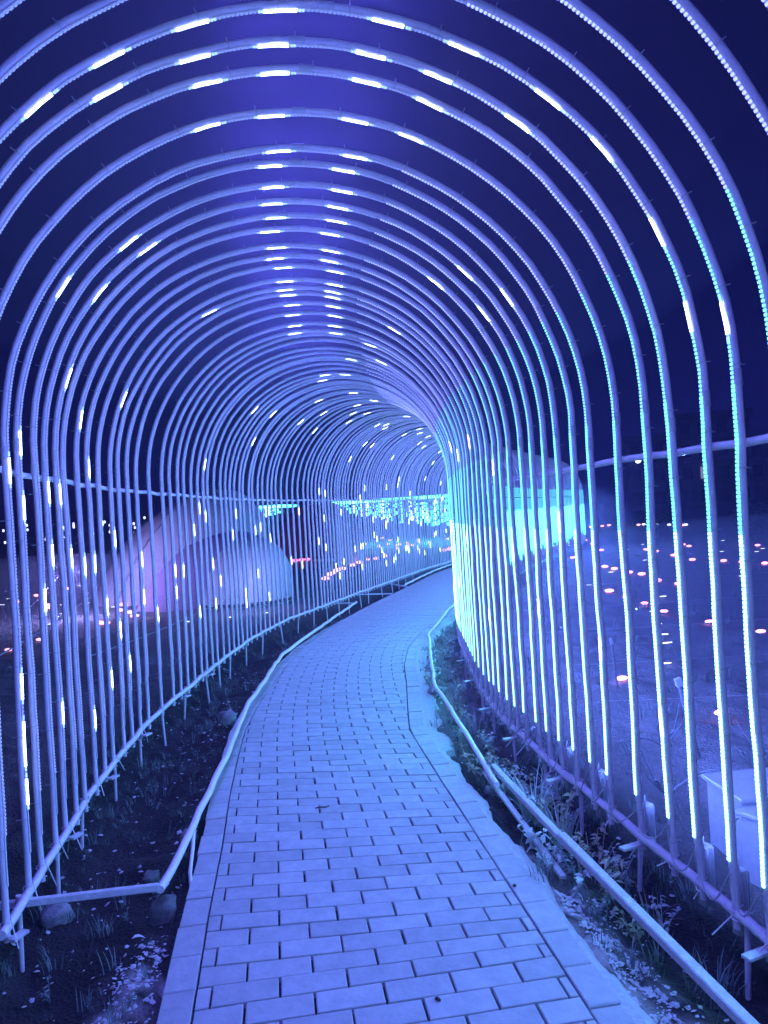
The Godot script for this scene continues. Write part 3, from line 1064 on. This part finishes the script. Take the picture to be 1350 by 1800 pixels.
# ------------------------------------------------------------------ boxes, wires and posts by the right wall
func fittings() -> void:
	var white := surf("cabinet", gray(.38), gray(.48), .4, 2.0, .6)
	var dark := surf("dark_plastic", gray(.03), gray(.06), .5, 4.0, .6)
	for d in [["square white cabinet with an overhanging lid, the rear of two outside the right wall", 1.42, 3.1, .1, .27, .30], ["plain white box standing in front of the lidded cabinet outside the right wall", 1.42, 2.88, .55, .22, .27]]:
		var t := thing("cabinet", d[0], "electrical box", at(d[1], -.07, d[2]), d[3], "white boxes by the right wall")
		var st := begin()
		bevel_box(st, Transform3D(Basis(), Vector3(0, d[5] * .5, 0)), Vector3(d[4], d[5], d[4]), .006)
		part("body", st.commit(), white, t)
		st = begin()
		bevel_box(st, Transform3D(Basis(), Vector3(0, d[5] + .011, 0)), Vector3(d[4] + .03, .018, d[4] + .03), .004)
		part("lid", st.commit(), white, t)
		st = begin()
		bevel_box(st, Transform3D(Basis(), Vector3(d[4] * .1, d[5] * .5, d[4] * .5 + .004)), Vector3(d[4] * .7, d[5] * .8, .006), .002)
		var door := part("door", st.commit(), white, t)
		st = begin()
		bevel_box(st, Transform3D(Basis(), Vector3(-d[4] * .18, d[5] * .5, d[4] * .5 + .011)), Vector3(.012, .04, .008), .002)
		part("latch", st.commit(), dark, door)
	var n := 0
	for i in [2, 4, 5, 6, 8, 10, 12]:
		var p: Array = arch_places[i]
		var q := wall_at(p[1], 1.0, .045, 0.0)
		n += 1
		var t := thing("power_adapter", "slim white power adapter stood on end behind the right foot rail, %s from the camera" % ordinal(n), "power adapter", Vector3(q.x, .04, q.z - .07), .4, "power adapters along the right wall")
		var st := begin()
		bevel_box(st, Transform3D(Basis(), Vector3(0, .1, 0)), Vector3(.05, .2, .034), .003)
		for k in 5:
			box(st, Transform3D(Basis(), Vector3(-.02 + k * .01, .1, .019)), Vector3(.004, .19, .006))
		part("housing", st.commit(), white, t)
		st = begin()
		tube(st, PackedVector3Array([Vector3(0, .2, 0), Vector3(-.01, .235, .01), Vector3(-.04, .22, .04), Vector3(-.05, .14, .06)]), [.003], 6)
		part("lead", st.commit(), white, t)
	# lead wires that hop from strip to strip along the right foot rail
	for i in range(2, 26):
		var a: Vector3 = wall_at(arch_places[i][1], 1.0, -.016, .27 + .02 * sin(i * 2.0))
		var b: Vector3 = wall_at(arch_places[i + 1][1], 1.0, -.016, .27)
		var st := begin()
		var pts := PackedVector3Array()
		var sag := .06 + .06 * absf(sin(i * 1.7))
		for k in 13:
			var u := k / 12.0
			var p := a.lerp(b, u)
			p.y -= sag * sin(PI * u) + .01 * sin(u * 9.0 + i)
			p.x -= .02 * sin(PI * u)
			pts.append(p)
		tube(st, pts, [.0028], 6)
		tag(part("lead_wire", st.commit(), white), "white wire from the foot of the %s LED strip on the right wall" % ordinal(i + 1), "wire", "lead wires along the right wall")
	# strings stretched over the right field, guy ropes on the left
	var cord := surf("cord", gray(.45), gray(.6), .7, 9.0, 1.0)
	for d in [
		["string_line", "nearest thin string stretched low over the right field", at(1.3, .12, 5.0), at(4.5, .14, 5.2), .0022],
		["string_line", "second thin string over the right field, just above the nearest", at(1.35, .13, 6.1), at(6.0, .16, 6.5), .0022],
		["string_line", "third thin string over the right field, running past the vertical row of white lamps", at(1.2, .12, 7.8), at(7.5, .15, 8.3), .003],
		["string_line", "fourth thin string over the right field", at(1.1, .12, 9.5), at(9.0, .15, 10.2), .003],
		["string_line", "farthest string over the right field", at(1.3, .12, 12.0), at(11.0, .15, 13.0), .004],
		["guy_rope", "thin guy rope slanting up behind the left wall of poles", at(-4.4, .1, 8.2), at(-7.2, 1.3, 19.0), .006],
		["guy_rope", "thicker pale rope slanting low behind the leftmost poles", at(-3.9, .18, 6.9), at(-4.6, .42, 12.0), .011],
		["guy_rope", "pale rope close to the ground left of the leftmost poles", at(-4.6, .05, 7.4), at(-3.0, .06, 6.6), .006],
		["guy_rope", "rope running along the ground towards the fabric dome", at(-3.4, .02, 8.6), at(-2.6, .2, 13.0), .006],
	]:
		var st := begin()
		var pts := PackedVector3Array()
		for k in 13:
			var u := k / 12.0
			pts.append(d[2].lerp(d[3], u) - Vector3(0, .05 * sin(PI * u), 0))
		tube(st, pts, [d[4]], 6)
		tag(part(d[0], st.commit(), cord), d[1], "string" if d[0] == "string_line" else "rope")
	var post := surf("post", gray(.2), gray(.36), .8, 4.0, 3.0)
	for d in [["leaning wooden stick standing in the field outside the right wall, a rag at its top", at(1.66, -.08, 4.3), at(1.58, .38, 4.3), .016], ["short red-tipped marker stake among the lamps of the right field", at(1.72, -.05, 6.0), at(1.7, .32, 6.0), .010], ["thin stick planted beside the second pole row of the right field", at(1.2, -.05, 5.2), at(1.22, .2, 5.25), .007]]:
		var t := thing("stick", d[0], "stick", d[1])
		var st := begin()
		tube(st, wavy(PackedVector3Array([Vector3.ZERO, d[2] - d[1]]), .02, 4.0), [d[3], d[3] * .8], 7)
		part("shaft", st.commit(), post, t)
		st = begin()
		bevel_box(st, Transform3D(Basis(Vector3.BACK, .3), d[2] - d[1]), Vector3(d[3] * 2.4, .05, d[3] * 2.0), .003)
		part("top", st.commit(), cord, t)
	for d in [["dry bare branch lying against the outside of the right wall", at(1.25, .02, 3.6)], ["forked dry twig in the field beside the white cabinets", at(1.75, .05, 3.6)], ["tangle of dry stalks at the foot of the leaning stick", at(1.5, .0, 4.4)]]:
		var st := begin()
		for k in 5:
			var p := Vector3.ZERO
			var pts := PackedVector3Array([p])
			var dir := Vector3(rng.randf_range(-1, 1), rng.randf_range(.1, .8), rng.randf_range(-.5, .5)).normalized()
			for j in 5:
				p += dir * .07
				dir = (dir + Vector3(rng.randf_range(-.4, .4), rng.randf_range(-.4, .3), rng.randf_range(-.4, .4))).normalized()
				pts.append(p)
			tube(st, pts, [.005, .0045, .004, .003, .0025, .0015], 5)
		var o := part("dry_branch", st.commit(), post)
		o.position = d[1]
		tag(o, d[0], "branch")

# ------------------------------------------------------------------ lamps in the fields
func ball(r: Vector3, rows := 6, cols := 10) -> ArrayMesh:
	var m := SphereMesh.new()
	m.radius = 1.0
	m.height = 2.0
	m.rings = rows
	m.radial_segments = cols
	var st := begin()
	st.append_from(m, 0, Transform3D(Basis().scaled(r), Vector3.ZERO))
	return st.commit()

func lamp(called: String, label: String, group: String, p: Vector2, y: float, mesh: Mesh, g: Material, stem_m: Material) -> Node3D:
	var floor_y := soil(p.x, p.y)
	var t := thing(called, label, "lamp", at(p.x, floor_y, p.y), rng.randf_range(-.25, .25), group)
	var st := begin()
	tube(st, PackedVector3Array([Vector3(0, -.02, 0), Vector3(0, y - floor_y, 0)]), [.006], 5)
	part("stem", st.commit(), stem_m, t)
	var b := part("bulb", mesh, g, t)
	b.position.y = y - floor_y
	return t

func field() -> void:
	var pink := glow("lamp_pink", Color(1.0, .30, .62), 5.0)
	var white := glow("lamp_white", Color(.75, .8, 1.0), 3.5)
	var red := glow("lamp_red", Color(1.0, .12, .3), 4.0)
	var stem: StandardMaterial3D = mats["post"]
	var near := ball(Vector3(.052, .018, .022))
	var mid := ball(Vector3(.075, .028, .03))
	var far := ball(Vector3(.10, .045, .05))
	var dash := ball(Vector3(.06, .006, .006))
	var right := [Vector2(7.24, 28.00), Vector2(6.78, 25.43), Vector2(6.10, 21.92), Vector2(4.73, 19.65), Vector2(4.53, 18.30), Vector2(4.63, 16.46), Vector2(4.64, 15.82), Vector2(4.64, 14.86), Vector2(4.72, 14.38), Vector2(4.57, 13.13), Vector2(4.67, 12.44), Vector2(3.43, 12.04), Vector2(3.42, 11.17), Vector2(3.42, 10.38), Vector2(3.38, 9.55), Vector2(3.53, 8.57), Vector2(7.07, 21.05), Vector2(7.03, 20.16), Vector2(6.84, 18.45), Vector2(6.71, 17.62), Vector2(6.66, 16.87), Vector2(8.88, 23.64), Vector2(8.51, 22.14), Vector2(8.36, 21.35), Vector2(7.02, 16.13), Vector2(7.17, 15.63), Vector2(9.61, 20.90), Vector2(9.63, 20.05), Vector2(7.33, 15.01)]
	right.sort_custom(func(p, q): return p.y < q.y)
	var rows := [0, 0, 0, 0]
	for p in right:
		var row := 0 if p.x < 3.8 else (1 if p.x < 5.2 else (2 if p.x < 7.6 else 3))
		rows[row] += 1
		lamp("field_lamp", "pink lamp in the %s row out from the right wall, %s from the camera" % [ordinal(row + 1), ordinal(rows[row])], "pink lamps of the right field", p, 0.0, near if p.y < 12.0 else mid, pink, stem)
	lamp("field_lamp", "pink lamp with a white tail, nearest the white cabinets at right", "pink lamps of the right field", Vector2(2.10, 5.0), 0.0, near, pink, stem)
	lamp("field_lamp", "pink lamp beside the red-tipped stake in the right field", "pink lamps of the right field", Vector2(1.80, 6.12), 0.0, near, pink, stem)
	lamp("field_lamp", "pink lamp at the right edge, level with the top of the leaning stick", "pink lamps of the right field", Vector2(3.72, 7.79), 0.0, near, pink, stem)
	var whites := [Vector2(3.39, 13.06), Vector2(3.27, 9.60), Vector2(3.57, 10.35), Vector2(2.97, 8.62), Vector2(2.79, 7.95), Vector2(2.66, 7.48), Vector2(2.31, 6.57), Vector2(3.88, 10.96), Vector2(7.57, 16.46), Vector2(6.76, 14.75), Vector2(6.52, 14.23), Vector2(5.94, 12.98), Vector2(5.76, 12.53), Vector2(9.44, 22.08), Vector2(9.97, 22.87), Vector2(8.08, 18.64), Vector2(7.62, 17.93), Vector2(8.61, 17.99), Vector2(6.30, 18.23), Vector2(5.83, 17.47), Vector2(6.67, 21.44), Vector2(7.77, 23.41), Vector2(4.36, 15.09), Vector2(9.55, 27.90), Vector2(9.14, 18.78)]
	whites.sort_custom(func(p, q): return p.y < q.y)
	var count_white := 0
	for p in whites:
		count_white += 1
		lamp("tube_lamp", "short thin white lamp in the right field, %s nearest the camera of its kind" % ordinal(count_white), "white lamps of the right field", p, 0.0, dash, white, stem)
	for p in [Vector2(9.70, 37.98), Vector2(10.70, 40.23), Vector2(11.36, 40.43), Vector2(11.90, 41.08), Vector2(12.46, 40.35), Vector2(12.81, 39.06), Vector2(13.12, 39.20), Vector2(13.42, 38.06), Vector2(13.46, 36.62), Vector2(13.66, 35.85), Vector2(13.54, 35.15), Vector2(13.78, 35.41)]:
		lamp("field_lamp", "faint lamp in the farthest row of the right field", "far lamps of the right field", p, .05, far, pink if rng.randf() < .4 else white, stem)
	for p in [Vector2(-8.05, 16.67), Vector2(-8.22, 18.05), Vector2(-8.11, 18.61), Vector2(-6.52, 14.86), Vector2(-4.48, 11.92), Vector2(-4.38, 11.88), Vector2(-4.41, 13.16)]:
		lamp("field_lamp", "small pink lamp glowing in the field behind the left wall", "pink lamps of the left field", p, 0.0, mid, pink, stem)
	lamp("field_lamp", "pink lamp near the left edge, higher of the two beside the ropes", "pink lamps of the left field", Vector2(-4.75, 10.44), 0.0, near, pink, stem)
	lamp("field_lamp", "pink lamp at the left edge, lower of the two beside the ropes", "pink lamps of the left field", Vector2(-4.80, 9.67), 0.0, near, pink, stem)
	lamp("field_lamp", "pink lamp just in front of the left foot of the large fabric dome", "pink lamps of the left field", Vector2(-4.1, 12.4), 0.02, mid, pink, stem)
	for p in [Vector2(-7.96, 19.23), Vector2(-8.14, 20.36), Vector2(-7.53, 16.67), Vector2(-6.47, 15.28), Vector2(-5.69, 13.15), Vector2(-6.77, 14.44), Vector2(-8.07, 16.10), Vector2(-5.08, 14.24), Vector2(-3.0, 11.4), Vector2(-2.4, 11.6), Vector2(-1.9, 11.9)]:
		lamp("tube_lamp", "short thin white lamp lying level in the field behind the left wall", "white lamps of the left field", p, 0.0, dash, white, stem)
	for p in [Vector2(-1.44, 17.81), Vector2(-1.43, 19.03), Vector2(-1.37, 19.32), Vector2(-1.33, 20.36), Vector2(-1.21, 20.81), Vector2(-1.00, 21.97), Vector2(-0.83, 23.12), Vector2(-0.63, 24.29), Vector2(-0.34, 24.55), Vector2(-0.05, 25.81)]:
		lamp("field_lamp", "pink lamp in the row leading away beyond the left wall, past the dark dome", "row of pink lamps beyond the left wall", p, 0.0, far, pink, stem)
	for p in [Vector2(-0.95, 36.14), Vector2(-0.98, 31.91), Vector2(0.08, 34.60), Vector2(0.43, 32.97), Vector2(0.63, 33.77), Vector2(0.97, 34.41), Vector2(0.39, 30.11), Vector2(0.95, 32.22), Vector2(1.57, 37.35), Vector2(1.51, 34.79), Vector2(1.12, 31.98), Vector2(-0.18, 43.75), Vector2(1.99, 26.43), Vector2(2.27, 27.62), Vector2(2.62, 29.80), Vector2(2.85, 30.45), Vector2(2.93, 36.42), Vector2(-.3, 33.0), Vector2(1.9, 33.6), Vector2(2.2, 26.9), Vector2(.2, 39.0)]:
		lamp("field_lamp", "tiny pink lamp far off below the cyan canopy", "far pink lamps below the canopy", p, .03, far, pink, stem)
	for n in 24:
		var p := Vector2(rng.randf_range(-9.5, -4.6), rng.randf_range(10.5, 22.0))
		lamp("tube_lamp", "short thin white lamp lying level in the field behind the left wall", "white lamps of the left field", p, 0.0, dash if n % 3 else mid, white if n % 3 else pink, stem)
	# glow of pink and red lamps, plus violet fills added for the domes
	for d in [[Vector3(-4.0, .12, -12.5), Color(.9, .4, .9), .03], [Vector3(-5.3, .7, -13.0), Color(.34, .30, 1.0), 5.0], [Vector3(-2.2, .5, -12.4), Color(.32, .32, 1.0), .8], [Vector3(-2.6, .35, -24.2), Color(1.0, .2, .5), .07]]:
		var l := OmniLight3D.new()
		l.name = numbered("lamp_and_fill_light")
		l.light_color = d[1].linear_to_srgb()
		l.light_energy = d[2]
		l.light_size = .08
		l.omni_range = 12.0
		l.omni_attenuation = 2.0
		l.shadow_enabled = true
		add_child(l)
		l.position = d[0]
	for p in [Vector2(-2.68, 24.2), Vector2(-2.5, 24.3), Vector2(-2.85, 24.0)]:
		lamp("red_lamp", "red-pink lamp inside the open mouth of the dark dome", "red lamps in the dark dome", p, .12, far, red, stem)
	# bulbs on hanging strings, far off at the left
	var wire: StandardMaterial3D = mats["dark_plastic"]
	var bulb := ball(Vector3(.035, .045, .035), 5, 8)
	for i in 26:
		var x := -13.6 + i * .27 + rng.randf_range(-.06, .06)
		var top := 1.74 + .02 * sin(i * .9)
		var t := thing("bulb_string", "far hanging string of small white bulbs behind the left wall, %s from its left end" % ordinal(i + 1), "string lights", at(x, top, 25.0 + rng.randf_range(-.6, .6)), 0.0, "bulb strings beyond the left field")
		var low := rng.randf_range(.15, .9)
		var st := begin()
		tube(st, PackedVector3Array([Vector3.ZERO, Vector3(0, -low, 0)]), [.004], 4)
		part("wire", st.commit(), wire, t)
		for k in rng.randi_range(2, 4):
			var b := part("bulb", bulb, glow("bulb_white", Color(.55, .6, 1.0), 3.0), t)
			b.position = Vector3(rng.randf_range(-.05, .05), -low * rng.randf(), 0)
	var st := begin()
	tube(st, PackedVector3Array([at(-14.2, 1.76, 25.0), at(-6.2, 1.78, 25.0)]), [.006], 5)
	tag(part("string_wire", st.commit(), wire), "dark wire that carries the far bulb strings at left", "wire")

# ------------------------------------------------------------------ fabric domes
# a piece of an egg-shaped shell: radii r, between two turns round the upright and two heights, leaning
func shell(st: SurfaceTool, r: Vector3, lo0: float, lo1: float, la0: float, la1: float, power := 1.0, ridge := 0.0, n := 18, lean := 0.0) -> void:
	var prev := []
	for i in n + 1:
		var row := []
		for j in n + 1:
			var lo := lerpf(lo0, lo1, float(j) / n)
			var la := lerpf(la0, la1, float(i) / n)
			var k := 1.0 + ridge * pow(absf(sin(lo * 4.0)), .7) * -.05 + .02 * noise.get_noise_2d(lo * 2.0, la * 2.0 + r.x)
			row.append(Vector3(cos(la) * cos(lo) * r.x, pow(sin(la), power) * r.y, -cos(la) * sin(lo) * r.z) * k + Vector3(pow(sin(la), power) * r.y * lean, 0, 0))
		if prev:
			for j in n:
				var a: Vector3 = prev[j]
				var b: Vector3 = prev[j + 1]
				var c: Vector3 = row[j + 1]
				var d: Vector3 = row[j]
				for t in [[a, b, c], [a, c, d]]:
					var nn: Vector3 = (t[1] - t[0]).cross(t[2] - t[0])
					if nn.length() < 1e-9:
						continue
					for v in ([t[0], t[2], t[1]] if nn.dot(t[0] - Vector3(t[0].y * lean, 0, 0)) > 0.0 else t):
						st.set_smooth_group(0)
						st.add_vertex(v)
		prev = row
	st.generate_normals()

func domes() -> void:
	var cloth := surf("cloth", gray(.72), gray(.85), .85, .6, 3.0)
	cloth.cull_mode = BaseMaterial3D.CULL_DISABLED
	cloth.backlight_enabled = true
	cloth.backlight = Color(.4, .4, .4)
	var mauve := surf("mauve", Color(.42, .30, .50), Color(.55, .40, .62), .85, .6, 3.0)  # tint puts the shaded, pink-lit side into the cloth colour
	var rope: StandardMaterial3D = mats["cord"]
	var t := thing("fabric_dome", "tall white fabric dome behind the left wall, the rear of the two big ones", "dome", at(-4.35, -.05, 15.6), .1, "fabric domes left of the tunnel")
	var st := begin()
	shell(st, Vector3(1.6, 2.15, 1.1), 0.0, TAU, 0.0, PI / 2, .8, 1.0, 28, .45)
	part("cover", st.commit(), cloth, t)
	for k in 5:
		var pts := PackedVector3Array()
		for j in 13:
			var la := PI / 2 * j / 12.0
			var lo := TAU * k / 5 + .3
			var y := pow(sin(la), .8) * 2.16
			pts.append(Vector3(cos(la) * cos(lo) * 1.6 + y * .45, y, -cos(la) * sin(lo) * 1.1))
		st = begin()
		tube(st, pts, [.014], 5, false)
		part("rib", st.commit(), rope, t)
	t = thing("fabric_dome", "lower rounded fabric dome in front of the tall one, its left flank tinted mauve for shade and pink light", "dome", at(-2.62, -.05, 13.9), .1, "fabric domes left of the tunnel")
	st = begin()
	shell(st, Vector3(.86, 1.2, .8), 0.0, TAU, 0.0, PI / 2, .7, 0.0, 24, .12)
	part("cover", st.commit(), cloth, t)
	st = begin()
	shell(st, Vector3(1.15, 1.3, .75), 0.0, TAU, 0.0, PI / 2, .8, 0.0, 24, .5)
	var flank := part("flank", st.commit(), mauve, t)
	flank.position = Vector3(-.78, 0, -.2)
	var rim := PackedVector3Array()
	for j in 33:
		var lo := TAU * j / 32.0
		rim.append(Vector3(cos(lo) * .9, .06, -sin(lo) * .84))
	st = begin()
	tube(st, rim, [.03], 6, false)
	part("rim", st.commit(), surf("rim", gray(.1), gray(.15), .6, 4.0, 1.0), t)
	t = thing("fabric_dome", "dark dome with an open mouth and red light inside, farther along the left wall", "dome", at(-2.1, -.05, 24.0), -.1, "fabric domes left of the tunnel")
	st = begin()
	shell(st, Vector3(1.5, 2.0, 1.3), -1.1, PI + .55, 0.0, PI / 2, .75, 1.0, 26)
	part("cover", st.commit(), cloth, t)
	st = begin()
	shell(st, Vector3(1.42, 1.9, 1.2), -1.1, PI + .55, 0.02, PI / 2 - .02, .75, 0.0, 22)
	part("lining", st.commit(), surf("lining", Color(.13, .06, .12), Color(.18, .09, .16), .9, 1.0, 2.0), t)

# ------------------------------------------------------------------ canopy of hanging lamps beyond the left wall
func canopy() -> void:
	var wire: StandardMaterial3D = mats["dark_plastic"]
	var cyan := glow("canopy_cyan", Color(.08, .95, .82), 7.0)
	var bright := glow("canopy_bright", Color(.4, 1.0, .98), 9.0)
	for c in [["wide canopy of cyan LED lines with hanging drops, far off beyond the left wall", Vector2(-2.3, 33.5), Vector2(4.2, 31.0), 84, .25, 1.75, .05], ["short wedge of cyan LED lines between the two fabric domes", Vector2(-6.9, 33.0), Vector2(-4.3, 32.0), 26, .8, .12, .5]]:
		var t := thing("led_canopy", c[0], "LED canopy", at(c[1].x, 0, c[1].y), 0.0, "LED canopies beyond the left wall")
		var n: int = c[3]
		var base := at(c[1].x, 0, c[1].y)
		var lines := begin()
		var frame_st := begin()
		for i in n:
			var u := float(i) / (n - 1)
			var p: Vector2 = c[1].lerp(c[2], u)
			var top := at(p.x, 1.98, p.y) - base
			# a roof line that runs away from us, dotted
			for k in 16:
				box(lines, Transform3D(Basis(), top + Vector3(0, .03 + .004 * k, -.55 * k - .3)), Vector3(.1, .06, .3))
			tube(frame_st, PackedVector3Array([top + Vector3(0, .06, 0), top + Vector3(0, .12, -9.0)]), [.012], 4, false)
			var long: float = lerpf(c[4], c[5], u) * (.93 + .07 * sin(i * .7)) * rng.randf_range(.85, 1.1) + c[6] * .3
			var drop := begin()
			var y := 0.0
			while y < long:
				var len := rng.randf_range(.05, .09) if y < .35 else rng.randf_range(.1, .22)
				box(drop, Transform3D(Basis(), top + Vector3(rng.randf_range(-.006, .006), -y - len * .5, 0)), Vector3(.05 if y < .5 else .06, len, .04))
				y += len + rng.randf_range(.04, .08) + (.1 if rng.randf() < .25 else 0.0)
			part("led_drop", drop.commit(), cyan if rng.randf() < .55 else bright, t)
		part("wires", frame_st.commit(), wire, t)
		var o := part("led_lines", lines.commit(), cyan, t)
		o.set_meta("kind", "stuff")

# ------------------------------------------------------------------ far houses
func town() -> void:
	var wall := surf("far_wall", gray(.3), gray(.42), .9, .2, 1.0)
	var dark := surf("far_glass", gray(.02), gray(.04), .2, 1.0, .3)
	for d in [["slim far tower with balcony slabs, left of two in the dark beyond the right field", Vector2(31.5, 92), 5.0, 8.0, 3, 2], ["broad far apartment block with stacked balconies and one lit window beyond the right field", Vector2(40.0, 94), 8.0, 10.5, 4, 4], ["low far building behind the right edge of the field", Vector2(52, 100), 10.0, 8.0, 3, 4]]:
		var t := thing("apartment_tower", d[0], "building", at(d[1].x, -.2, d[1].y), -.3, "far towers")
		var st := begin()
		box(st, Transform3D(Basis(), Vector3(0, d[3] * .5, 0)), Vector3(d[2], d[3], 9.0))
		part("wall", st.commit(), wall, t)
		st = begin()
		box(st, Transform3D(Basis(), Vector3(0, d[3] + .3, 0)), Vector3(d[2] + .6, .6, 9.6))
		part("roof", st.commit(), wall, t)
		var fh: float = d[3] / d[4]
		for f in d[4]:
			st = begin()
			box(st, Transform3D(Basis(), Vector3(0, f * fh + .2, 5.2)), Vector3(d[2] * .8, .35, 1.4))
			part("balcony", st.commit(), wall, t)
			for k in d[5]:
				st = begin()
				box(st, Transform3D(Basis(), Vector3((k + .5) / d[5] * d[2] - d[2] * .5, f * fh + fh * .55, 4.52)), Vector3(1.1, 1.4, .1))
				var lit: bool = d[2] == 8.0 and f == 1 and k == 1
				part("window", st.commit(), glow("lit_window", Color(.6, .65, 1.0), .5) if lit else dark, t)
	var lm := ball(Vector3(.16, .16, .16))
	lamp("street_lamp", "single white street lamp high over the far end of the right field", "", Vector2(14.3, 43.0), 3.5, lm, glow("street_white", Color(.8, .85, 1.0), 8.0), mats["dark_plastic"])
	var t := thing("garden_lamp", "post lamp with a pale hood among shrubs at the right edge of the field", "lamp", at(11.2, -.05, 24.0))
	var st := begin()
	tube(st, PackedVector3Array([Vector3.ZERO, Vector3(0, 1.0, 0)]), [.03], 6)
	part("post", st.commit(), mats["post"], t)
	st = begin()
	tube(st, PackedVector3Array([Vector3(0, 1.0, 0), Vector3(0, 1.08, 0), Vector3(0, 1.2, 0)]), [.25, .2, .04], 10)
	part("hood", st.commit(), mats["cabinet"], t)
	var b := part("bulb", ball(Vector3(.06, .06, .06)), glow("lamp_white", Color(.75, .8, 1.0), 3.5), t)
	b.position.y = .93
	# shrubs in the field
	var m := plant_mat("shrub", Color(.04, .06, .04), Color(.09, .12, .09))
	for d in [["dark round shrub at the right edge of the field, under the hooded lamp", Vector2(11.0, 23.4), 1.0], ["low shrub in the right field behind the fifth pole", Vector2(9.4, 26.0), .7], ["small twiggy shrub beside the farthest lamp row at right", Vector2(11.6, 33.0), .9], ["dark bush at the far left under the hanging bulbs", Vector2(-9.5, 22.0), .9]]:
		var o := part("shrub", shrub(d[2]), m)
		o.position = at(d[1].x, -.08, d[1].y)
		tag(o, d[0], "shrub")

func shrub(size: float) -> ArrayMesh:
	var st := begin()
	for k in 9:
		var d := rng.randf() * TAU
		var tip := Vector3(cos(d) * .5, rng.randf_range(.5, 1.0), sin(d) * .5) * size
		tube(st, PackedVector3Array([Vector3.ZERO, tip * .5 + Vector3(0, .1, 0), tip]), [.012, .008, .004], 4, false)
		for i in 40:
			var p := tip * rng.randf_range(.3, 1.05) + Vector3(rng.randfn(), rng.randfn(), rng.randfn()) * .09 * size
			leaf_shape(st, Transform3D(Basis.from_euler(Vector3(rng.randf_range(-1, 1), rng.randf() * TAU, rng.randf_range(-1, 1))), p), .11 * size, .05 * size, .01)
	return st.commit()
